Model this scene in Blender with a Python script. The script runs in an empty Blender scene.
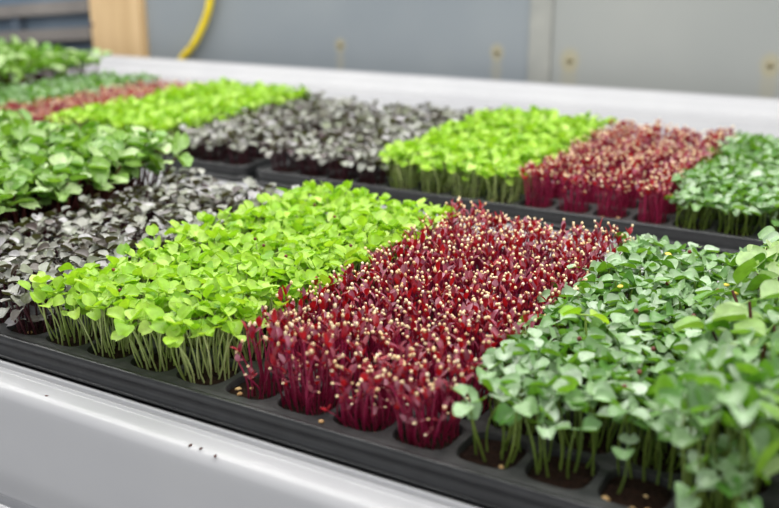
import bpy, bmesh, math, random
import numpy as np
from mathutils import Vector, Matrix
from mathutils.bvhtree import BVHTree

R = random.Random(7)
NR = np.random.default_rng(7)
SC = bpy.context.scene
COL = SC.collection

# ------------------------------------------------------------------ helpers
def lin(c):
    return tuple(((x/255)/12.92 if x/255 <= .04045 else (((x/255)+.055)/1.055)**2.4) for x in c) + (1.0,)

def new_mat(name):
    m = bpy.data.materials.new(name); m.use_nodes = True
    nt = m.node_tree; nt.nodes.clear()
    out = nt.nodes.new('ShaderNodeOutputMaterial')
    return m, nt, out

def N(nt, t, **kw):
    n = nt.nodes.new(t)
    for k, v in kw.items(): setattr(n, k, v)
    return n

def ramp(nt, stops, interp='LINEAR'):
    r = N(nt, 'ShaderNodeValToRGB'); r.color_ramp.interpolation = interp
    el = r.color_ramp.elements
    while len(el) > 1: el.remove(el[-1])
    el[0].position = stops[0][0]; el[0].color = stops[0][1]
    for p, c in stops[1:]:
        e = el.new(p); e.color = c
    return r

def rnd_value(nt):
    """a random number per leaf: differs between objects and between the pieces of one mesh"""
    g = N(nt, 'ShaderNodeNewGeometry'); o = N(nt, 'ShaderNodeObjectInfo')
    a = N(nt, 'ShaderNodeMath', operation='MULTIPLY_ADD'); a.inputs[1].default_value = 7.31
    nt.links.new(o.outputs['Random'], a.inputs[0]); nt.links.new(g.outputs['Random Per Island'], a.inputs[2])
    f = N(nt, 'ShaderNodeMath', operation='FRACT'); nt.links.new(a.outputs[0], f.inputs[0])
    return f.outputs[0], g

def plant_mat(name, front, back, rough=.4, transl=.3, spec=.5, coat=0.0, gloss_noise=True):
    """front/back: lists of sRGB colours picked by the per-leaf random"""
    m, nt, out = new_mat(name)
    v, g = rnd_value(nt)
    def rp(cols):
        return ramp(nt, [(i/max(1, len(cols)-1), lin(c)) for i, c in enumerate(cols)])
    rf, rb = rp(front), rp(back)
    nt.links.new(v, rf.inputs[0]); nt.links.new(v, rb.inputs[0])
    mx = N(nt, 'ShaderNodeMix', data_type='RGBA')
    nt.links.new(g.outputs['Backfacing'], mx.inputs[0])
    nt.links.new(rf.outputs[0], mx.inputs[6]); nt.links.new(rb.outputs[0], mx.inputs[7])
    col = mx.outputs[2]
    tc = N(nt, 'ShaderNodeTexCoord'); no = N(nt, 'ShaderNodeTexNoise')
    no.inputs['Scale'].default_value = 260; no.inputs['Detail'].default_value = 3
    nt.links.new(tc.outputs['Object'], no.inputs['Vector'])
    mr = N(nt, 'ShaderNodeMapRange'); mr.inputs[1].default_value = .3; mr.inputs[2].default_value = .7
    mr.inputs[3].default_value = .8; mr.inputs[4].default_value = 1.15
    nt.links.new(no.outputs[0], mr.inputs[0])
    hs = N(nt, 'ShaderNodeHueSaturation'); nt.links.new(col, hs.inputs['Color']); nt.links.new(mr.outputs[0], hs.inputs['Value'])
    b = N(nt, 'ShaderNodeBsdfPrincipled'); b.inputs['Roughness'].default_value = rough
    b.inputs['Specular IOR Level'].default_value = spec; b.inputs['Coat Weight'].default_value = coat
    b.inputs['Coat Roughness'].default_value = .3
    nt.links.new(hs.outputs[0], b.inputs['Base Color'])
    bp = N(nt, 'ShaderNodeBump'); bp.inputs['Strength'].default_value = .25; bp.inputs['Distance'].default_value = .0006
    nt.links.new(no.outputs[0], bp.inputs['Height']); nt.links.new(bp.outputs[0], b.inputs['Normal'])
    if transl > 0:
        t = N(nt, 'ShaderNodeBsdfTranslucent'); nt.links.new(hs.outputs[0], t.inputs['Color'])
        ms = N(nt, 'ShaderNodeMixShader'); ms.inputs[0].default_value = transl
        nt.links.new(b.outputs[0], ms.inputs[1]); nt.links.new(t.outputs[0], ms.inputs[2])
        nt.links.new(ms.outputs[0], out.inputs[0])
    else:
        nt.links.new(b.outputs[0], out.inputs[0])
    return m

def surf_mat(name, c1, c2, scale=20, rough=.5, spec=.5, bump=0, bscale=60, metallic=0, detail=4, coat=0, stretch=None):
    m, nt, out = new_mat(name)
    tc = N(nt, 'ShaderNodeTexCoord'); mp = N(nt, 'ShaderNodeMapping')
    if stretch: mp.inputs['Scale'].default_value = stretch
    nt.links.new(tc.outputs['Object'], mp.inputs[0])
    no = N(nt, 'ShaderNodeTexNoise'); no.inputs['Scale'].default_value = scale; no.inputs['Detail'].default_value = detail
    nt.links.new(mp.outputs[0], no.inputs['Vector'])
    r = ramp(nt, [(.3, lin(c1)), (.7, lin(c2))]); nt.links.new(no.outputs[0], r.inputs[0])
    b = N(nt, 'ShaderNodeBsdfPrincipled'); b.inputs['Roughness'].default_value = rough
    b.inputs['Specular IOR Level'].default_value = spec; b.inputs['Metallic'].default_value = metallic
    b.inputs['Coat Weight'].default_value = coat
    nt.links.new(r.outputs[0], b.inputs['Base Color'])
    if bump:
        n2 = N(nt, 'ShaderNodeTexNoise'); n2.inputs['Scale'].default_value = bscale; n2.inputs['Detail'].default_value = 6
        nt.links.new(mp.outputs[0], n2.inputs['Vector'])
        bp = N(nt, 'ShaderNodeBump'); bp.inputs['Strength'].default_value = bump; bp.inputs['Distance'].default_value = .002
        nt.links.new(n2.outputs[0], bp.inputs['Height']); nt.links.new(bp.outputs[0], b.inputs['Normal'])
    nt.links.new(b.outputs[0], out.inputs[0])
    return m

def mesh_obj(name, verts, faces, mat, parent=None, smooth=True):
    me = bpy.data.meshes.new(name); me.from_pydata([tuple(v) for v in verts], [], faces)
    if mat: me.materials.append(mat)
    if smooth: me.shade_smooth()
    o = bpy.data.objects.new(name, me); COL.objects.link(o)
    if parent: o.parent = parent
    return o

def empty(name, loc=(0, 0, 0)):
    o = bpy.data.objects.new(name, None); COL.objects.link(o); o.location = loc; o.empty_display_size = .01
    return o

def tag(o, label=None, cat=None, group=None, kind=None):
    if label: o['label'] = label
    if cat: o['category'] = cat
    if group: o['group'] = group
    if kind: o['kind'] = kind
    return o

# ------------------------------------------------------------------ materials
M = {}
M['lime_leaf'] = plant_mat('lime_leaf', [(120,172,28),(176,214,66),(150,198,44),(200,228,116),(162,206,56),(186,220,88)], [(150,200,30),(180,218,50),(124,176,24)], rough=.42, transl=.38)
M['lime_stem'] = plant_mat('lime_stem', [(150,170,84),(196,206,140),(168,184,104)], [(160,178,90)], rough=.45, transl=.2)
M['green_leaf'] = plant_mat('green_leaf', [(84,134,52),(142,176,124),(106,150,72),(186,204,178),(80,134,40),(162,190,148),(118,158,88)], [(104,160,28),(134,184,40),(82,136,24)], rough=.33, transl=.25, spec=.8, coat=.25)  # pale grey-green stops put the whitish light sheen into the leaf colour
M['green_stem'] = plant_mat('green_stem', [(86,110,40),(122,142,58),(98,122,46)], [(90,114,44)], rough=.45, transl=.15)
M['purple_leaf'] = plant_mat('purple_leaf', [(112,118,92),(160,160,152),(76,68,58),(176,174,176),(126,134,104),(64,42,46),(160,162,150),(138,140,132)], [(70,60,30),(96,100,38),(56,34,30)], rough=.36, transl=.12, spec=.65, coat=.15)
M['purple_stem'] = plant_mat('purple_stem', [(46,18,30),(84,38,48),(58,26,32)], [(60,26,34)], rough=.45, transl=.08)
M['broad_leaf'] = plant_mat('broad_leaf', [(92,146,40),(150,184,96),(120,164,62),(188,210,150),(100,150,44)], [(108,158,32),(140,182,54),(92,142,28)], rough=.36, transl=.3, spec=.6, coat=.1)
M['broad_stem'] = plant_mat('broad_stem', [(62,26,30),(110,58,52),(78,36,38)], [(80,36,40)], rough=.45, transl=.08)
M['red_leaf'] = plant_mat('red_leaf', [(118,20,44),(156,70,92),(134,12,30),(176,112,130),(102,24,48),(164,18,30),(140,58,84)], [(170,16,28),(196,26,34),(130,18,40)], rough=.38, transl=.2, spec=.6)
M['red_stem'] = plant_mat('red_stem', [(128,14,50),(168,34,82),(110,10,40)], [(130,16,52)], rough=.4, transl=.12)
M['husk'] = plant_mat('husk', [(216,176,122),(242,220,176),(230,198,146),(248,232,200)], [(236,206,150)], rough=.55, transl=0)
M['dark_husk'] = plant_mat('dark_husk', [(92,34,26),(130,62,40)], [(100,40,30)], rough=.5, transl=0)
M['yellow_husk'] = plant_mat('yellow_husk', [(226,200,60),(236,216,100)], [(226,200,60)], rough=.5, transl=.1)
M['seed'] = plant_mat('seed', [(206,160,104),(230,196,140)], [(220,180,120)], rough=.5, transl=0)
M['soil'] = surf_mat('soil', (18,11,9), (52,33,24), scale=500, rough=.95, spec=.15, bump=1.0, bscale=700)
M['crumb'] = surf_mat('crumb', (60,30,24), (90,50,36), scale=300, rough=.9)
M['tray'] = surf_mat('tray_plastic', (18,19,21), (34,35,37), scale=90, rough=.34, spec=.5, bump=.12, bscale=300)
M['insert'] = surf_mat('insert_plastic', (44,45,46), (66,66,66), scale=120, rough=.55, spec=.35, bump=.15, bscale=300)
M['table'] = surf_mat('table_plastic', (171,171,174), (177,177,179), scale=12, rough=.27, spec=.5, bump=.02, bscale=60)
M['wood'] = surf_mat('pine', (182,154,114), (200,172,132), scale=9, rough=.7, spec=.3, bump=.1, bscale=30, stretch=(6, 6, .6))
M['batten'] = surf_mat('batten', (112,108,106), (134,129,124), scale=12, rough=.8, spec=.2)
M['bluesheet'] = surf_mat('blue_sheet', (92,108,124), (112,126,140), scale=6, rough=.6, spec=.3)
M['darkslot'] = surf_mat('dark_slot', (78,90,104), (88,98,110), scale=6, rough=.8)
M['hose'] = surf_mat('hose', (214,186,16), (228,204,40), scale=30, rough=.35, spec=.5)
M['steel'] = surf_mat('screw_steel', (120,112,84), (150,140,110), scale=300, rough=.5, metallic=.5)
M['trim'] = surf_mat('wall_trim', (132,134,130), (150,150,144), scale=20, rough=.6)

def wall_mat(name, c1, c2, spots):
    m, nt, out = new_mat(name)
    tc = N(nt, 'ShaderNodeTexCoord'); no = N(nt, 'ShaderNodeTexNoise'); no.inputs['Scale'].default_value = 5
    nt.links.new(tc.outputs['Object'], no.inputs['Vector'])
    r = ramp(nt, [(.3, lin(c1)), (.7, lin(c2))]); nt.links.new(no.outputs[0], r.inputs[0])
    cur = r.outputs[0]
    sx = N(nt, 'ShaderNodeSeparateXYZ'); nt.links.new(tc.outputs['Object'], sx.inputs[0])
    # rust blooms around the screws, with a run below each
    for (x, z, w) in spots:
        for (cz, rx, rz, st) in ((0, .011, .013, .55), (-.026, .009, .022, .28)):
            dx = N(nt, 'ShaderNodeMath', operation='SUBTRACT'); dx.inputs[1].default_value = x; nt.links.new(sx.outputs[0], dx.inputs[0])
            dz = N(nt, 'ShaderNodeMath', operation='SUBTRACT'); dz.inputs[1].default_value = z+cz; nt.links.new(sx.outputs[2], dz.inputs[0])
            a = N(nt, 'ShaderNodeMath', operation='DIVIDE'); a.inputs[1].default_value = rx*w; nt.links.new(dx.outputs[0], a.inputs[0])
            b = N(nt, 'ShaderNodeMath', operation='DIVIDE'); b.inputs[1].default_value = rz*w; nt.links.new(dz.outputs[0], b.inputs[0])
            a2 = N(nt, 'ShaderNodeMath', operation='MULTIPLY'); nt.links.new(a.outputs[0], a2.inputs[0]); nt.links.new(a.outputs[0], a2.inputs[1])
            b2 = N(nt, 'ShaderNodeMath', operation='MULTIPLY_ADD'); nt.links.new(b.outputs[0], b2.inputs[0]); nt.links.new(b.outputs[0], b2.inputs[1]); nt.links.new(a2.outputs[0], b2.inputs[2])
            mr = N(nt, 'ShaderNodeMapRange'); mr.interpolation_type = 'SMOOTHSTEP'
            mr.inputs[1].default_value = .2; mr.inputs[2].default_value = 1.3; mr.inputs[3].default_value = st; mr.inputs[4].default_value = 0
            nt.links.new(b2.outputs[0], mr.inputs[0])
            mx = N(nt, 'ShaderNodeMix', data_type='RGBA'); nt.links.new(mr.outputs[0], mx.inputs[0])
            nt.links.new(cur, mx.inputs[6]); mx.inputs[7].default_value = lin((158,148,112)); cur = mx.outputs[2]
    b = N(nt, 'ShaderNodeBsdfPrincipled'); b.inputs['Roughness'].default_value = .5; nt.links.new(cur, b.inputs['Base Color'])
    nt.links.new(b.outputs[0], out.inputs[0])
    return m

# ------------------------------------------------------------------ layout constants
PX, PY, NX, NY = .0325, .0341, 16, 8
W_, D_ = PX*NX, PY*NY
ZB = -.016                       # the table bed, tray plates lie at z = 0
YB = .4044                       # back row of trays

# ------------------------------------------------------------------ the trays
def superpt(cx, cy, rx, ry, a, e=3.4):
    c, s = math.cos(a), math.sin(a)
    return (cx + rx*math.copysign(abs(c)**(2/e), c), cy + ry*math.copysign(abs(s)**(2/e), s))

HX, HY = PX*.445, PY*.445
def insert_geo():
    V, F = [], []
    z0 = -.0018
    K = 24
    for j in range(NY):
        for i in range(NX):
            cx, cy = PX*(i+.5), PY*(j+.5)
            b = len(V)
            for k in range(K):      # outer square
                a = 2*math.pi*k/K + math.pi/4
                c, s = math.cos(a), math.sin(a); m = max(abs(c), abs(s))
                V.append((cx+PX/2*c/m, cy+PY/2*s/m, z0))
            rings = [(1.0, z0), (.975, z0-.0009), (.95, z0-.003), (.86, -.0128)]
            for sc, z in rings:
                for k in range(K):
                    a = 2*math.pi*k/K + math.pi/4
                    x, y = superpt(cx, cy, HX*sc, HY*sc, a); V.append((x, y, z))
            for r in range(len(rings)):
                for k in range(K):
                    k2 = (k+1) % K
                    F.append((b+r*K+k, b+r*K+k2, b+(r+1)*K+k2, b+(r+1)*K+k))
            F.append(tuple(b+len(rings)*K+k for k in range(K)))
    e = .0055
    b = len(V)
    for (x, y) in ((0, 0), (W_, 0), (W_, D_), (0, D_)): V.append((x, y, z0))
    for (x, y) in ((-e, -e), (W_+e, -e), (W_+e, D_+e), (-e, D_+e)): V.append((x, y, z0))
    for k in range(4):
        k2 = (k+1) % 4; F.append((b+4+k, b+4+k2, b+k2, b+k))
    return V, F

def loop_profile(profile, r0=.012, e=.0055, K=8):
    """sweep a profile (outward offset, z) round the rounded tray outline"""
    V, F = [], []
    base = []
    for (cx, cy, a0) in ((W_+e-r0, -e+r0, -90), (W_+e-r0, D_+e-r0, 0), (-e+r0, D_+e-r0, 90), (-e+r0, -e+r0, 180)):
        for k in range(K+1):
            a = math.radians(a0+90*k/K); base.append((cx, cy, math.cos(a), math.sin(a)))
    n = len(base)
    for (off, z) in profile:
        for (cx, cy, c, s) in base: V.append((cx+(r0+off)*c, cy+(r0+off)*s, z))
    for p in range(len(profile)-1):
        for k in range(n):
            k2 = (k+1) % n; F.append((p*n+k, p*n+k2, (p+1)*n+k2, (p+1)*n+k))
    return V, F

TRAYS = {}
def make_tray(loc, rot, label, src=None):
    if src is None:
        t = empty('seedling_tray')
        V, F = insert_geo(); mesh_obj('cell_insert', V, F, M['insert'], t, smooth=False)
        V, F = loop_profile([(-.0005, -.0018), (.0005, -.0004), (.0012, .0004), (.0026, .0006), (.0036, .0002), (.0042, -.0012), (.0040, -.0038), (.0030, -.0050), (.0022, -.0116), (.0040, -.0120), (.0046, -.0126), (.0042, -.0132), (.0016, -.0136), (.0012, ZB+.0002), (-.004, ZB+.0001)])
        mesh_obj('tray_rim', V, F, M['tray'], t)
    else:
        t = src.copy(); COL.objects.link(t)
        for c in src.children:
            q = c.copy(); COL.objects.link(q); q.parent = t
    t.location = loc; t.rotation_euler = (0, 0, rot)
    tag(t, label, 'tray', 'black cell trays on the white table')
    return t

TH1 = -.0133
c_, s_ = math.cos(TH1), math.sin(TH1)
T1LOC = (.26-.26*c_, -.26*s_, 0)
LOCS = {
    'front': (T1LOC, TH1),
    'rear_right': ((-.0082, YB, 0), 0),
    'rear_left': ((-.0082-.0215-W_-.006, YB+.002, 0), .0),
    'near_left': ((T1LOC[0]-W_*c_-.0215, T1LOC[1]-W_*s_+.006, 0), TH1),
    'far_left': ((-.0082-2*(W_+.0275)+.003, YB+.004, 0), 0),
    'near_right': ((T1LOC[0]+(W_+.030)*c_, T1LOC[1]+(W_+.030)*s_, 0), TH1),
}
TLABEL = {
    'front': 'long black tray at the table edge with grey-purple, lime, crimson and green blocks',
    'rear_right': 'black cell tray of lime, crimson and green rows behind the front tray',
    'rear_left': 'black cell tray behind, left of the gap',
    'near_left': 'black cell tray full of tall maroon-stemmed broadleaf seedlings left of the front tray',
    'far_left': 'black cell tray under tall broadleaf seedlings in front of the wooden post',
    'near_right': 'black cell tray with blurred tall seedlings beyond the right end of the front tray',
}
src = None
for k, (loc, rot) in LOCS.items():
    TRAYS[k] = make_tray(loc, rot, TLABEL[k], src)
    if src is None: src = TRAYS[k]
TM = {k: Matrix.Translation(l) @ Matrix.Rotation(r, 4, 'Z') for k, (l, r) in LOCS.items()}

# ------------------------------------------------------------------ soil plugs
ORD = ['first', 'second', 'third', 'fourth', 'fifth', 'sixth', 'seventh', 'eighth', 'ninth', 'tenth', 'eleventh', 'twelfth', 'thirteenth', 'fourteenth', 'fifteenth', 'sixteenth']
TSHORT = {'front': 'front tray', 'rear_right': 'tray behind it right of the gap', 'rear_left': 'rear tray left of the gap', 'near_left': 'broadleaf tray left of the gap', 'near_right': 'tray past its right end', 'far_left': 'tray by the wooden post'}
TS = {'front': 'front tray', 'rear_right': 'rear tray', 'rear_left': 'rear left tray', 'near_left': 'near left tray', 'near_right': 'near right tray', 'far_left': 'tray by post'}
def soil_mesh(seed):
    rr = random.Random(seed); V, F = [], []
    K = 24; rings = [(.945, -.0062), (.93, -.0050), (.72, -.0044), (.48, -.0042), (.22, -.0040)]
    for (sc, z) in rings:
        for k in range(K):
            a = 2*math.pi*k/K
            x, y = superpt(0, 0, HX*sc, HY*sc, a, 3.4-1.0*(1-sc)); V.append((x, y, z+(rr.uniform(-.0007, .0007) if sc < .94 else 0)))
    V.append((0, 0, -.0040))
    for r in range(len(rings)-1):
        for k in range(K):
            k2 = (k+1) % K; F.append((r*K+k, r*K+k2, (r+1)*K+k2, (r+1)*K+k))
    for k in range(K): F.append(((len(rings)-1)*K+k, (len(rings)-1)*K+(k+1) % K, len(V)-1))
    b = len(V)
    for k in range(K):
        x, y = superpt(0, 0, HX*.85, HY*.85, 2*math.pi*k/K); V.append((x, y, -.0126))
    for k in range(K): F.append((b+k, b+(k+1) % K, (k+1) % K, k))
    F.append(tuple(b+k for k in range(K)))
    me = bpy.data.meshes.new('soil_plug'); me.from_pydata(V, [], F); me.materials.append(M['soil']); me.shade_smooth()
    return me
SOIL = [soil_mesh(i) for i in range(6)]
def soil(tray, i, j):
    o = bpy.data.objects.new('soil_plug', SOIL[(i*3+j*5) % 6]); COL.objects.link(o)
    o.matrix_world = TM[tray] @ Matrix.Translation((PX*(i+.5), PY*(j+.5), 0)) @ Matrix.Rotation(math.pi*((i+j) % 2), 4, 'Z')
    col = ORD[i] + ' cell from the left'
    tag(o, f'dark soil plug in the {ORD[i]} cell from left, {ORD[j]} row, {TS[tray]}', 'soil', 'dark soil plugs in the tray cells')
for i in range(NX):
    for j in range(NY): soil('front', i, j)
for i in range(NX):
    for j in range(2): soil('rear_right', i, j)
for i in range(8, NX):
    for j in range(2): soil('rear_left', i, j)
for i in range(12, NX):
    for j in range(NY): soil('near_left', i, j)
for i in range(2):
    for j in range(NY): soil('near_right', i, j)

# ------------------------------------------------------------------ seedling shapes
def tube(pts, rad, K=5):
    V, F = [], []
    for n, p in enumerate(pts):
        p = Vector(p)
        d = (Vector(pts[min(n+1, len(pts)-1)]) - Vector(pts[max(n-1, 0)])).normalized()
        a = d.orthogonal().normalized(); b = d.cross(a)
        r = rad[n]
        for k in range(K):
            t = 2*math.pi*k/K; V.append(p + a*math.cos(t)*r + b*math.sin(t)*r)
    for n in range(len(pts)-1):
        for k in range(K):
            k2 = (k+1) % K; F.append((n*K+k, n*K+k2, (n+1)*K+k2, (n+1)*K+k))
    return V, F

def leaf(rr, L, Wd, petiole, notch, cup, droop, tip, phi, elev, roll, wave=0.0, nu=6, nv=4, lance=False):
    """a cotyledon: petiole, then a blade growing along +Y, bent and cupped, set at the stem tip"""
    V, F = [], []
    for i in range(nu+1):
        s = i/nu
        if lance: w = Wd/2*(math.sin(math.pi*min(1, s*.93+.05))**.75)
        else: w = Wd/2*(.06+.94*(math.sin(math.pi*(s**.82)*.93+.02) ** .6)) if s > 0 else Wd*.06
        for j in range(nv+1):
            t = -1 + 2*j/nv
            x = t*w
            if lance: y = s*L
            else: y = L*s + L*notch*(abs(t)*1.2-.55)*s**4 - L*.10*t*t*s*(1-s)
            z = cup*t*t*w - droop*L*s*s + wave*L*math.sin(3*s+5*t+roll*3)*s
            V.append(Vector((x, y+petiole, z)))
    for i in range(nu):
        for j in range(nv):
            a = i*(nv+1)+j; F.append((a, a+1, a+nv+2, a+nv+1))
    # petiole
    b = len(V)
    if petiole > .0004:
        V2, F2 = tube([(0, 0, 0), (0, petiole*.6, 0), (0, petiole+L*.12, -.0001)], [.00045, .0004, .0003], 4)
        V += V2; F += [tuple(q+b for q in f) for f in F2]
    Mx = Matrix.Translation(tip) @ Matrix.Rotation(phi, 4, 'Z') @ Matrix.Rotation(elev, 4, 'X') @ Matrix.Rotation(roll, 4, 'Y')
    return [Mx @ v for v in V], F

def blob(c, r, sq=(1, 1, 1), rot=0):
    bm = bmesh.new(); bmesh.ops.create_icosphere(bm, subdivisions=1, radius=r)
    m = Matrix.Translation(c) @ Matrix.Rotation(rot, 4, 'X') @ Matrix.Diagonal((*sq, 1))
    V = [m @ v.co for v in bm.verts]; F = [tuple(v.index for v in f.verts) for f in bm.faces]; bm.free()
    return V, F

KIND = {
 'lime':   dict(h=.0310, L=.0072, W=.0084, pet=.0020, notch=.16, stem='lime_stem', leafm='lime_leaf', sr=.00044, el=(-12, 60), word='lime green seedling', name='lime_green_seedling'),
 'green':  dict(h=.0300, L=.0072, W=.0088, pet=.0024, notch=.24, stem='green_stem', leafm='green_leaf', sr=.00055, el=(-14, 30), word='dark green seedling', name='dark_green_seedling'),
 'purple': dict(h=.0260, L=.0072, W=.0086, pet=.0026, notch=.14, stem='purple_stem', leafm='purple_leaf', sr=.00060, el=(-20, 42), word='grey-purple seedling', name='purple_seedling'),
 'broad':  dict(h=.0480, L=.0135, W=.0150, pet=.0040, notch=.18, stem='broad_stem', leafm='broad_leaf', sr=.00085, el=(-25, 50), word='maroon-stemmed seedling', name='broadleaf_seedling'),
 'red':    dict(h=.0265, L=.0058, W=.0028, pet=.0003, notch=0, stem='red_stem', leafm='red_leaf', sr=.00042, el=(38, 86), word='crimson seedling', name='crimson_seedling'),
}
NV = 10
def variant(kind, vi):
    k = KIND[kind]; rr = random.Random(hash((len(kind), ord(kind[0]), vi)) & 0xffff)
    h = k['h']*rr.uniform(.9, 1.1)
    bx, by = rr.uniform(-.16, .16)*h, rr.uniform(-.16, .16)*h
    cx, cy = rr.uniform(-.07, .07)*h, rr.uniform(-.07, .07)*h
    pts = []
    for i in range(6):
        s = i/5
        pts.append((bx*s*s + cx*math.sin(math.pi*s), by*s*s + cy*math.sin(math.pi*s), h*s - .0008))
    sr = k['sr']*rr.uniform(.85, 1.2)
    V, F = tube(pts, [sr*(1.15-.3*i/5) for i in range(6)], 5)
    parts = [('stem', V, F, k['stem'])]
    tip = Vector(pts[-1]); phi = rr.uniform(0, 2*math.pi)
    for q in range(2):
        L = k['L']*rr.uniform(.82, 1.15); Wd = k['W']*rr.uniform(.85, 1.12)
        el = math.radians(rr.uniform(*k['el']))
        if kind == 'red':
            V, F = leaf(rr, L, Wd, k['pet'], 0, .5, rr.uniform(-.1, .25), tip, phi+math.pi*q+rr.uniform(-.4, .4), el, rr.uniform(-.3, .3), nu=5, nv=2, lance=True)
        else:
            V, F = leaf(rr, L, Wd, k['pet']*rr.uniform(.7, 1.3), k['notch']*rr.uniform(.6, 1.3), rr.uniform(.3, 1.1) if kind == 'green' else rr.uniform(.15, .85), rr.uniform(.0, .5), tip, phi+math.pi*q+rr.uniform(-.5, .5), el, rr.uniform(-.4, .4), nu=8, nv=6, wave=rr.uniform(.0, .05) if kind != 'broad' else rr.uniform(.02, .08))
        parts.append(('leaf', V, F, k['leafm']))
        ltip = V[(5*3+1) if kind == 'red' else -1]
    if kind == 'red' and vi < 9:
        V, F = blob(Vector(ltip)+Vector((0, 0, .0002)), rr.uniform(.00075, .00102), (1, 1, 1.2), rr.uniform(0, 1))
        parts.append(('seed_husk', V, F, 'husk'))
    return parts
VAR = {k: [variant(k, v) for v in range(NV)] for k in KIND}
MESHES = {}
for k in KIND:
    for v, parts in enumerate(VAR[k]):
        L_ = []
        for (pn, V, F, m) in parts:
            me = bpy.data.meshes.new(f'{k}_{pn}'); me.from_pydata([tuple(x) for x in V], [], F); me.materials.append(M[m]); me.shade_smooth()
            L_.append((pn, me))
        MESHES[(k, v)] = L_

# ------------------------------------------------------------------ planting
INST = []      # dict(kind, tray, i, j, v, mat)
COUNT = {'red': 54, 'lime': 30, 'green': 26, 'purple': 18, 'broad': 11}
def plant_cell(tray, i, j, kind, n=None, hs=1.0, spread=1.0, fan=1.0, region=None, lean=(0, 0), zjit=.09, sc0=1.0):
    n = n if n is not None else COUNT[kind]
    cx, cy = PX*(i+.5), PY*(j+.5)
    placed = []
    tries = 0
    mind = .0032 if kind == 'red' else .0040
    while len(placed) < n and tries < 900:
        tries += 1
        if tries % 120 == 0: mind *= .85
        u, v = R.uniform(-1, 1), R.uniform(-1, 1)
        if abs(u)**3+abs(v)**3 > 1: continue
        if region and not region(u, v): continue
        x, y = u*HX*.86*spread, v*HY*.86*spread
        if any((x-a)**2+(y-b)**2 < mind*mind for a, b, _, _ in placed): continue
        placed.append((x, y, u, v))
    for (x, y, u, v) in placed:
        s = R.uniform(1-zjit*1.3, 1+zjit)*sc0
        hz = R.choice([1, 1, R.uniform(.6, 1), R.uniform(.8, 1)]) if kind == 'red' else R.choice([1, 1, 1, R.uniform(.75, 1)])
        tx = fan*(u*.15) + R.gauss(0, .05) + lean[0]; ty = fan*(v*.15) + R.gauss(0, .05) + lean[1]
        if i == 0 : tx -= .05
        if j == 0 : ty -= .04
        # tilt so that the top moves by (tx, ty)*height
        ax = Vector((-ty, tx, 0)); an = min(.7, ax.length)
        rot = Matrix.Rotation(an, 4, ax.normalized()) if ax.length > 1e-6 else Matrix.Identity(4)
        mt = TM[tray] @ Matrix.Translation((cx+x, cy+y, -.0042)) @ rot @ Matrix.Diagonal((s, s, s*hs*hz, 1)) @ Matrix.Rotation(R.uniform(0, 2*math.pi), 4, 'Z')
        INST.append(dict(kind=kind, tray=tray, i=i, j=j, v=R.randrange(NV), m=mt, u=u, w=v, s=s*hs*hz))

def order(kinds, i):
    return kinds[i//4]
for i in range(NX):
    for j in range(NY):
        # the front tray
        kd = order(['purple', 'lime', 'red', 'green'], i)
        kw = {}
        hs = R.uniform(.93, 1.07)
        if i == 15: kd = 'green'; hs *= 1.32; kw = dict(lean=(-.05, 0), n=18, sc0=1.18)
        if kd == 'red':
            hs *= 1.12
            if j == 0: hs = {8: 1.28, 9: 1.30, 10: .92, 11: 1.10}[i]
            if j == 0 and i == 8: kw = dict(region=lambda u, v: u+.25*v > -.15, n=18)
        if kd == 'lime':
            hs *= 1.02
            kw = dict(fan=1.2)
            if i == 7 and j == 0: kw['hs_'] = 1
        if kd == 'green':
            if j == 0 and i < 15: hs = {12: 1.0, 13: 1.0, 14: .9}.get(i, 1.0)
            if (i, j) == (14, 0): kw = dict(n=0)
            if (i, j) == (12, 0): kw = dict(n=11, region=lambda u, v: v > -.6)
            if (i, j) == (13, 0): kw = dict(n=11, region=lambda u, v: v > -.55)
        kw.pop('hs_', None)
        plant_cell('front', i, j, kd, hs=hs, **kw)
        # rear right and rear left trays
        kd = order(['purple', 'lime', 'red', 'green'], i)
        h2 = R.uniform(.93, 1.07)*{'red': 1.04, 'green': .93}.get(kd, 1.0)
        plant_cell('rear_right', i, j, kd, hs=h2, n=42 if kd == 'red' else None, spread=.82 if kd == 'red' else 1.0, fan=1.0 if kd != 'red' else .25)
        kd = 'broad' if i < 2 else 'green' if i < 5 else 'red' if i < 8 else 'lime' if i < 13 else 'purple'
        plant_cell('rear_left', i, j, kd, hs=R.uniform(.93, 1.07) if kd != 'broad' else 1.15)
        if i >= 9: plant_cell('near_left', i, j, 'broad', n=22 if (i == 15 or j == 7) else 14, hs=R.uniform(.92, 1.08), lean=(.22 if i == 15 else .05, 0))
        if i >= 8: plant_cell('far_left', i, j, 'broad', hs=R.uniform(1.1, 1.3))
        if i < 2: plant_cell('near_right', i, j, 'broad', hs=R.uniform(1.05, 1.25), lean=(-.35, 0))
plant_cell('front', 3, 0, 'purple', n=4, hs=.4)
plant_cell('front', 15, 0, 'green', n=14, hs=.85, lean=(-.1, -.1))
for j in range(1, 4): plant_cell('front', 15, j, 'green', n=6, hs=1.0, lean=(-.05, 0))
for j in range(3): plant_cell('near_right', 0, j, 'green', n=9, hs=1.0, lean=(-.1, 0))
for j in (2, 3, 4, 5, 6): plant_cell('front', 15, j, 'broad', n=3, hs=1.12, lean=(-.1, 0))
for i in (9, 10, 11): plant_cell('front', i, 0, 'red', n=16, hs=.58 if i != 10 else .5, fan=1.3)
plant_cell('front', 8, 0, 'red', n=8, hs=.6, region=lambda u, v: u > .2)
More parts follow.
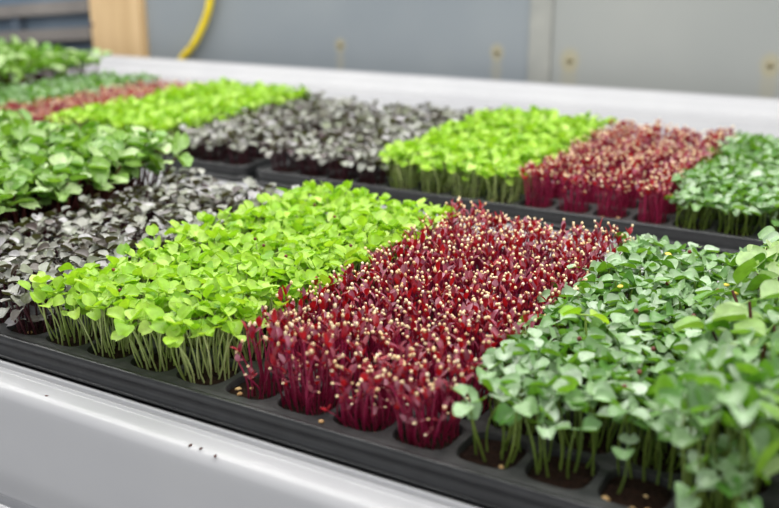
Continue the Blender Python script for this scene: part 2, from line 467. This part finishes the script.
# the lone short seedling in the bare cell of the front row
m14 = TM['front'] @ Matrix.Translation((PX*14.3, PY*.38, -.0042)) @ Matrix.Diagonal((1, 1, .62, 1))
INST.append(dict(kind='green', tray='front', i=14, j=0, v=3, m=m14, u=0, w=0, s=.6, special='small lone green seedling with two cotyledons over tan seeds in the bare front cell'))
INST.append(dict(kind='lime', tray='front', i=13, j=2, v=4, m=Matrix.Translation((.424, .093, -.0042)) @ Matrix.Diagonal((1.35, 1.35, 1.30, 1)), u=0, w=0, s=1.3, special='single pale lime seedling standing above the dark green leaves near the crimson block'))
for q in range(5):
    mm = TM['front'] @ Matrix.Translation((PX*(14.15+.17*q), PY*.86, -.0042)) @ Matrix.Rotation(R.uniform(0, 6), 4, 'Z')
    INST.append(dict(kind='green', tray='front', i=14, j=0, v=R.randrange(NV), m=mm, u=(q-2)/2, w=.9, s=1.0))

# ------------------------------------------------------------------ camera (needed here to know which seedlings the photo shows)
cam = bpy.data.cameras.new('camera'); camo = bpy.data.objects.new('camera', cam); COL.objects.link(camo)
CX, CY, CZ, YAW, PIT, FPX = .5588, -.346, .2161, -.5167, .3144, 984.5
fw = Vector((math.sin(YAW)*math.cos(PIT), math.cos(YAW)*math.cos(PIT), -math.sin(PIT)))
rt = Vector((math.cos(YAW), -math.sin(YAW), 0)); up = rt.cross(fw)
mw = Matrix((rt, up, -fw)).transposed().to_4x4(); mw.translation = (CX, CY, CZ)
camo.matrix_world = mw
cam.sensor_width = 36; cam.lens = FPX/779*36; cam.clip_start = .01; cam.clip_end = 50
cam.dof.use_dof = True; cam.dof.focus_distance = .56; cam.dof.aperture_fstop = 6.6
SC.camera = camo

# ------------------------------------------------------------------ which 300 of each kind show largest
pv, pf, owner = [], [], []
base = 0
NP = {}
for k in KIND:
    for v, parts in enumerate(VAR[k]):
        V = np.array([tuple(x) for (_, VV, _, _) in parts for x in VV]); F = []; off = 0; mats = []
        for (_, VV, FF, mm) in parts:
            F += [tuple(q+off for q in f) for f in FF]; mats += [mm]*len(FF); off += len(VV)
        NP[(k, v)] = (V, F, mats)
allv = []
for n, I in enumerate(INST):
    V, F, _ = NP[(I['kind'], I['v'])]
    m = np.array(I['m']); X = V @ m[:3, :3].T + m[:3, 3]
    allv.append(X)
    pf += [tuple(q+base for q in f) for f in F]; owner += [n]*len(F); base += len(V)
allv = np.concatenate(allv)
bvh = BVHTree.FromPolygons(allv.tolist(), pf)
hits = np.zeros(len(INST), int)
eye = Vector((CX, CY, CZ))
for b in range(0, 508, 2):
    for a in range(0, 779, 2):
        d = (fw*FPX + rt*(a-389.5) + up*(254-b)).normalized()
        h = bvh.ray_cast(eye, d, 6)
        if h[0] is not None: hits[owner[h[2]]] += 1
del bvh, pf, allv
chosen = set()
for k in KIND:
    idx = [n for n, I in enumerate(INST) if I['kind'] == k]
    idx.sort(key=lambda n: (-1e9 if 'special' in INST[n] else 0) - hits[n])
    chosen |= set([n for n in idx if hits[n] > 0][:300])

# ------------------------------------------------------------------ individual seedlings, with their parts
BW = {'red': 'crimson', 'lime': 'lime', 'green': 'green', 'purple': 'purple', 'broad': 'broadleaf'}
def zone(u, w):
    a = 'front' if w < -.33 else ('rear' if w > .33 else 'middle')
    b = 'left' if u < -.33 else ('right' if u > .33 else 'centre')
    return {'front left': 'front left', 'front right': 'front right', 'rear left': 'rear left', 'rear right': 'rear right',
            'front centre': 'front edge', 'rear centre': 'rear edge', 'middle left': 'left edge', 'middle right': 'right edge', 'middle centre': 'centre'}[a+' '+b]
made = 0
for n in sorted(chosen):
    I = INST[n]; k = KIND[I['kind']]
    t = empty(k['name']); t.matrix_world = I['m']
    for (pn, me) in MESHES[(I['kind'], I['v'])]:
        o = bpy.data.objects.new(pn, me); COL.objects.link(o); o.parent = t
    size = 'tall ' if I['s'] > 1.12 else ('short ' if I['s'] < .92 else '')
    word = k['word']
    if I['kind'] == 'red': word = ('husk-tipped ' if I['v'] < 9 else 'bare-tipped ')+word
    colno = I['i'] % 4 if I['tray'] in ('front', 'rear_right', 'rear_left') and I['kind'] != 'broad' else (15-I['i'] if I['tray'] in ('near_left', 'far_left') else I['i'] % 4)
    if I['tray'] == 'rear_left': colno = I['i'] - {'broad': 0, 'green': 2, 'red': 5, 'lime': 8, 'purple': 13}[I['kind']]
    if I['kind'] == 'broad':
        cw = {'rear_left': ORD[I['i']]+' column', 'near_left': f'{ORD[colno]} column from gap', 'far_left': f'{ORD[colno]} column from post', 'near_right': f'{ORD[I["i"]]} column', 'front': 'last column'}[I['tray']]
    else:
        cw = f'{ORD[colno]} {BW[I["kind"]]} column'
    lab = f'{size}{word}, {zone(I["u"], I["w"])} of cell, {ORD[I["j"]]} row, {cw}, {TS[I["tray"]]}'
    if 'special' in I: lab = I['special']
    tag(t, lab, 'seedling', f'{k["word"]}s of the {ORD[I["j"]]} row cell, {cw}, {TS[I["tray"]]}')

# ------------------------------------------------------------------ the massed rest, one object per kind and tray
patches = {}
for n, I in enumerate(INST):
    if n not in chosen: patches.setdefault((I['kind'], I['tray']), []).append(I)
PL = {
 ('green', 'near_right'): 'short dark green seedlings under the tall ones past the right end of the front tray',
 ('broad', 'rear_left'): 'tall broadleaf seedlings in the leftmost columns of the rear left tray',
 ('lime', 'front'): 'dense carpet of lime green seedlings filling the front tray between purple and crimson blocks',
 ('lime', 'rear_right'): 'lime green seedlings massed in the rear tray right of the gap beside crimson rows',
 ('lime', 'rear_left'): 'blurred lime green seedlings massed in the rear left tray beside a thin red strip',
 ('red', 'front'): 'dense crimson seedlings with tan husks filling the middle of the front tray',
 ('red', 'rear_right'): 'crimson seedlings in four ridged rows in the rear tray near the white rim',
 ('red', 'rear_left'): 'thin blurred strip of dull red seedlings in the rear left tray',
 ('green', 'front'): 'heart-leaved dark green seedlings massed at the right of the front tray',
 ('green', 'rear_right'): 'dark green seedlings at the right end of the rear tray beside crimson rows',
 ('green', 'rear_left'): 'blurred small green seedlings between red strip and tall broadleaf block at rear',
 ('purple', 'front'): 'grey-purple seedlings massed at the left end of the front tray',
 ('purple', 'rear_right'): 'grey-purple seedlings in the rear tray just right of the gap',
 ('purple', 'rear_left'): 'grey-purple seedlings in the rear left tray just left of the gap',
 ('broad', 'front'): 'tall broadleaf seedlings along the last column of the front tray',
 ('broad', 'near_left'): 'large-leaved green seedlings on maroon stems massed left of the front tray',
 ('broad', 'near_right'): 'blurred tall broadleaf seedlings past the right end of the front tray',
 ('broad', 'far_left'): 'tall green broadleaf block at the rear in front of the wooden post',
}
for (kind, tray), L_ in patches.items():
    vs, loops, starts, mi = [], [], [], []
    vb = 0; lb = 0
    mnames = []
    for I in L_:
        V, F, mats = NP[(I['kind'], I['v'])]
        m = np.array(I['m']); vs.append(V @ m[:3, :3].T + m[:3, 3])
        for f, mm in zip(F, mats):
            if mm not in mnames: mnames.append(mm)
            mi.append(mnames.index(mm)); starts.append(lb); lb += len(f)
            loops.extend([q+vb for q in f])
        vb += len(V)
    me = bpy.data.meshes.new('seedlings'); X = np.concatenate(vs)
    me.vertices.add(len(X)); me.vertices.foreach_set('co', X.ravel())
    me.loops.add(len(loops)); me.loops.foreach_set('vertex_index', loops)
    me.polygons.add(len(starts)); me.polygons.foreach_set('loop_start', starts)
    for q in mnames: me.materials.append(M[q])
    me.polygons.foreach_set('material_index', mi)
    me.update(calc_edges=True); me.validate(); me.shade_smooth()
    o = bpy.data.objects.new({'lime': 'lime_green_seedling', 'green': 'dark_green_seedling', 'purple': 'purple_seedling', 'broad': 'broadleaf_seedling', 'red': 'crimson_seedling'}[kind]+'_carpet', me)
    COL.objects.link(o)
    tag(o, PL[(kind, tray)], 'seedlings', 'massed seedlings of one kind in a tray', 'stuff')

# ------------------------------------------------------------------ loose seeds, husks, crumbs
def bead(name, loc, r, mat, label, cat, group, sq=(1, 1, .8), rz=0):
    bm = bmesh.new(); bmesh.ops.create_icosphere(bm, subdivisions=2, radius=r)
    for v in bm.verts:
        v.co.x *= sq[0]*(1+.12*math.sin(v.co.y/r*2)); v.co.y *= sq[1]; v.co.z *= sq[2]
        if v.co.x > 0: v.co.y *= 1-.25*v.co.x/r
    me = bpy.data.meshes.new(name); bm.to_mesh(me); bm.free(); me.materials.append(mat); me.shade_smooth()
    o = bpy.data.objects.new(name, me); COL.objects.link(o); o.location = loc; o.rotation_euler = (R.uniform(-.3, .3), R.uniform(-.3, .3), rz)
    return tag(o, label, cat, group)
def at(tray, i, j, z=-.0042):
    return TM[tray] @ Vector((PX*i, PY*j, z))
for (i, j, r, lab) in [
    (14.20, .20, .00165, 'largest pale tan seed at the left of the bare front cell'),
    (14.56, .14, .0014, 'tan seed at the front edge of the bare front cell'),
    (14.74, .20, .0015, 'tan seed at the right of the bare front cell'),
    (14.62, .50, .0010, 'small dim seed behind the lone seedling in the bare front cell'),
    (12.75, .25, .0012, 'tan seed under the first dark green clump of the front row'),
    (8.22, .34, .0015, 'tan seed beside the left wall of the first crimson front cell'),
    (8.34, .22, .0013, 'tan seed nearest the rim in the first crimson front cell'),
    (8.40, .44, .0014, 'tan seed nearest the stems in the first crimson front cell'),
    (3.55, .28, .0013, 'golden seed beside the last grey-purple stems of the front row'),
    (10.80, .20, .0010, 'small tan seed at the rim of the third crimson front cell')]:
    bead('loose_seed', at('front', i, j), r, M['seed'], lab, 'seed', 'loose tan seeds on the soil', (1.25, 1, .85), R.uniform(0, 6))
bead('loose_seed', at('front', 10.05, -.03, -.0009), .0012, M['seed'], 'tan seed lying on the tray plate below the third crimson clump', 'seed', 'loose tan seeds on the soil', (1.2, 1, .7), .5)
for (i, j) in [(7.3, .3), (10.35, .2), (10.7, .35)]:
    bead('loose_seed', at('rear_right', i, j), .0017, M['seed'], 'tan seed on soil at the front of the rear tray, %s cell from left' % ORD[int(i)], 'seed', 'loose tan seeds on the soil', (1.3, 1, .8), 1)
for q in range(14):
    i, j = 4+R.uniform(.3, 3.7), R.uniform(.4, 7.2)
    bead('dark_husk', at('front', i, j, .0305+R.uniform(0, .003)), .0011, M['dark_husk'], f'dark red seed husk on lime leaves, {ORD[int(i)-4]} column, {ORD[int(j)]} row', 'husk', 'dark husks caught on the lime leaves', (1, 1, 1), q)
for q in range(12):
    i, j = 12+R.uniform(.2, 2.8), R.uniform(1.2, 7.3)
    bead('brown_husk', at('front', i, j, .0295+R.uniform(0, .003)), .0013, M['dark_husk'], f'brown seed husk on dark green leaves, {ORD[int(i)-12]} column, {ORD[int(j)]} row', 'husk', 'brown husks caught on the green leaves', (1, 1, 1), q)
for q in range(6):
    i, j = 12+R.uniform(.5, 2.8), R.uniform(4.2, 7.3)
    bead('yellow_husk', at('front', i, j, .030), .0018, M['yellow_husk'], f'yellow husk on dark green leaves, {ORD[int(i)-12]} column, {ORD[int(j)]} row', 'husk', 'yellow husks on the green leaves', (1.3, 1, .5), q)

# ------------------------------------------------------------------ the table
def rotf(x, y, th, px=.26):      # a line that runs at a slight angle to the trays
    return (x, y + math.tan(th)*(x-px))
def extr(name, prof, x0, x1, th, mat, parent, px=.26):
    V, F = [], []
    for x in (x0, x1):
        for (y, z) in prof: a = rotf(x, y, th, px); V.append((a[0], a[1], z))
    n = len(prof)
    for k in range(n-1): F.append((k, n+k, n+k+1, k+1))
    return mesh_obj(name, V, F, mat, parent)
THB = .065
table = empty('grow_table', (0, 0, 0))
tag(table, 'long white plastic grow table with a rolled rim under all the trays', 'table')
X0, X1 = -2.2, 1.6
front = [(.010, ZB), (-.0105, ZB), (-.0108, ZB+.0018), (-.0114, ZB+.0024), (-.0130, ZB+.0024), (-.0136, ZB+.0016), (-.0138, ZB-.0014), (-.0150, ZB-.0014), (-.0153, ZB+.0006), (-.0158, ZB+.0012), (-.0166, ZB+.0010), (-.0172, ZB-.0002), (-.0185, ZB-.0004), (-.0245, ZB-.0008)]
for k in range(1, 9):
    a = math.radians(90-85*k/8); front.append((-.0245-.0085*math.cos(a), ZB-.0093+.0085*math.sin(a)))
front += [(-.0336, -.033), (-.0350, -.045), (-.0368, -.062), (-.0378, -.078), (-.0366, -.0815), (-.0340, -.0830), (-.0340, -.0850), (-.0375, -.0862), (-.0420, -.0875), (-.0450, -.0910), (-.0460, -.100), (-.0460, -.16)]
extr('front_rim', front, X0, X1, TH1, M['table'], table)
yr = 1.022-.26*0
def yback(x, off=0): return .9885 + .065*x*1.0 + off
V = []; F = []
nseg = 12
for k in range(nseg+1):
    x = X0+(X1-X0)*k/nseg
    V.append((x, rotf(x, .010, TH1)[1], ZB)); V.append((x, yback(x, .002)-.030, ZB))
for k in range(nseg): F.append((2*k, 2*k+2, 2*k+3, 2*k+1))
mesh_obj('table_bed', V, F, M['table'], table)
rear = [(-.030, ZB), (-.020, ZB+.001), (-.012, ZB+.005), (-.007, ZB+.012), (-.004, ZB+.020), (-.001, ZB+.025), (.004, ZB+.027), (.014, ZB+.027), (.018, ZB+.025), (.019, ZB+.018), (.019, -.12)]
V, F = [], []
for x in (X0, X1):
    for (dy, z) in rear: V.append((x, yback(x, .002)+dy, z))
n = len(rear)
for k in range(n-1): F.append((k, n+k, n+k+1, k+1))
mesh_obj('rear_rim', V, F, M['table'], table)

def front_y(x, y): return rotf(x, y, TH1)[1]
for (x, y, w) in [(.108, -.0235, 'at its left end'), (.268, -.0275, 'on the rim left of centre'), (.2745, -.0275, 'second of three on the rim'), (.285, -.0295, 'third of three on the rim'), (.167, -.0255, 'alone near the lime seedlings')]:
    z = ZB-.0008 if y > -.025 else ZB-.0014
    bead('soil_crumb', (x, front_y(x, y), z+.0004), .0008, M['crumb'], 'dark soil crumb on the white table rim, '+w, 'crumb', 'soil crumbs on the white rim', (1.5, .9, .6), x*40)

# ------------------------------------------------------------------ the wall behind
def wy(x, off=0): return 1.05+THB*x+off
def slab(name, x0, x1, z0, z1, off, th, mat, kind='structure', tilt=0, bev=.002):
    bm = bmesh.new()
    vs = []
    for x, zz in ((x0, 0), (x1, tilt)):
        for (dy, z) in ((off, z0), (off, z1), (off+th, z1), (off+th, z0)):
            vs.append(bm.verts.new((x, wy(x, dy), z+zz)))
    for f in ((0, 1, 2, 3), (7, 6, 5, 4), (0, 4, 5, 1), (1, 5, 6, 2), (2, 6, 7, 3), (3, 7, 4, 0)): bm.faces.new([vs[q] for q in f])
    bmesh.ops.recalc_face_normals(bm, faces=bm.faces)
    bmesh.ops.bevel(bm, geom=list(bm.edges), offset=bev, segments=2, affect='EDGES')
    me = bpy.data.meshes.new(name); bm.to_mesh(me); bm.free(); me.materials.append(mat)
    o = bpy.data.objects.new(name, me); COL.objects.link(o)
    if kind: o['kind'] = kind
    return o
SP = [(-.315, .044, 1.0), (-.046, .046, 1.15), (.067, .040, 1.5), (.343, .048, 1.4)]
M['wallA'] = wall_mat('wall_shaded_left', (120,127,133), (130,136,140), SP)  # light gradient along the wall put into the colour: left panel darker, bluer
M['wallB'] = wall_mat('wall_lit_right', (138,141,139), (146,148,145), SP)  # lighter end of the same light gradient, held in the panel colour
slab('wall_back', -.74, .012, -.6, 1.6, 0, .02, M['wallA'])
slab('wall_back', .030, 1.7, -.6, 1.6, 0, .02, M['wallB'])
slab('trim_1', .004, .040, -.6, 1.6, -.004, .02, M['trim'])
slab('wall_left', -2.3, -.80, -.6, 1.6, .03, .02, M['bluesheet'])
slab('trim_2', -2.3, -.845, -.042, -.018, .008, .022, M['batten'], tilt=.12)
slab('trim_3', -2.3, -.845, -.092, -.068, .008, .022, M['batten'], tilt=.12)
slab('trim_4', -1.055, -1.03, .034, .062, .014, .012, M['darkslot'])
slab('trim_5', -2.3, -.84, -.05, -.004, .012, .016, M['darkslot'])
post = slab('wooden_post', -.828, -.706, -.6, 1.6, -.012, .04, M['wood'], kind=None, bev=.004)
tag(post, 'pale pine post with a knot standing behind the far left tray', 'post')
bead('wood_knot', (-.822, wy(-.822, -.0125), .058), .004, M['crumb'], None, None, None, (1, .3, .9)).parent = post
V, F = [], []
for (x, z, w) in SP:
    s = bead('screw', (x, wy(x, -.001), z), .0045, M['steel'], {-.315: 'small rusty screw in the grey wall above the rear purple seedlings', -.046: 'rusty screw in the grey wall left of the vertical seam', .067: 'rusty screw in the grey wall just right of the vertical seam', .343: 'rusty screw in the grey wall at its right end'}[x], 'screw', 'rusty screws in the grey wall', (1, .45, 1))
    s.rotation_euler = (0, 0, 0)
fl = slab('floor', -2.4, 1.8, -.66, -.60, -2.6, 2.9, surf_mat('floor_concrete', (110,108,104), (128,126,122), scale=8, rough=.8))
# yellow hose
hp = [(-.70, -.09), (-.66, -.035), (-.628, .004), (-.600, .030), (-.580, .058), (-.566, .083), (-.557, .109), (-.548, .16), (-.545, .30), (-.56, .55), (-.60, .9)]
pts = []
for k in range(len(hp)-1):
    p0, p1, p2, p3 = [Vector(hp[max(0, min(len(hp)-1, k+d))]) for d in (-1, 0, 1, 2)]
    for q in range(6):
        t = q/6
        p = .5*((2*p1)+(-p0+p2)*t+(2*p0-5*p1+4*p2-p3)*t*t+(-p0+3*p1-3*p2+p3)*t**3); pts.append((p.x, wy(p.x, -.012), p.y))
V, F = tube(pts, [.0062]*len(pts), 12)
tag(mesh_obj('yellow_hose', V, F, M['hose']), 'curved yellow hose hanging down the grey wall right of the post', 'hose')

# ------------------------------------------------------------------ light
w = bpy.data.worlds.new('world'); SC.world = w; w.use_nodes = True
bg = w.node_tree.nodes['Background']; bg.inputs[0].default_value = (.95, .97, 1.0, 1); bg.inputs[1].default_value = .5
def area(loc, size, power, col=(1, .99, .96), rot=(0, 0, 0)):
    l = bpy.data.lights.new('grow_or_fill_light', 'AREA'); l.shape = 'RECTANGLE'; l.size, l.size_y = size; l.energy = power; l.color = col
    o = bpy.data.objects.new('grow_or_fill_light', l); COL.objects.link(o); o.location = loc; o.rotation_euler = rot
for y, p in ((-.02, 8.2), (.22, 8.2), (.50, 7.6), (.78, 7.0)):
    area((.0, y, .62), (2.6, .07), p)
area((.2, -1.1, .45), (2.6, .8), 2.5, (.98, .99, 1), (math.radians(65), 0, 0))  # added soft fill from the front, no fixture: imitates room bounce
area((.1, -.75, -.45), (2.2, .6), 4.5, (.98, .99, 1), (math.radians(112), 0, 0))  # added low fill aimed at the table skirt, in place of floor bounce
SC.view_settings.view_transform = 'Standard'
SC.view_settings.look = 'None'
SC.view_settings.exposure = 0
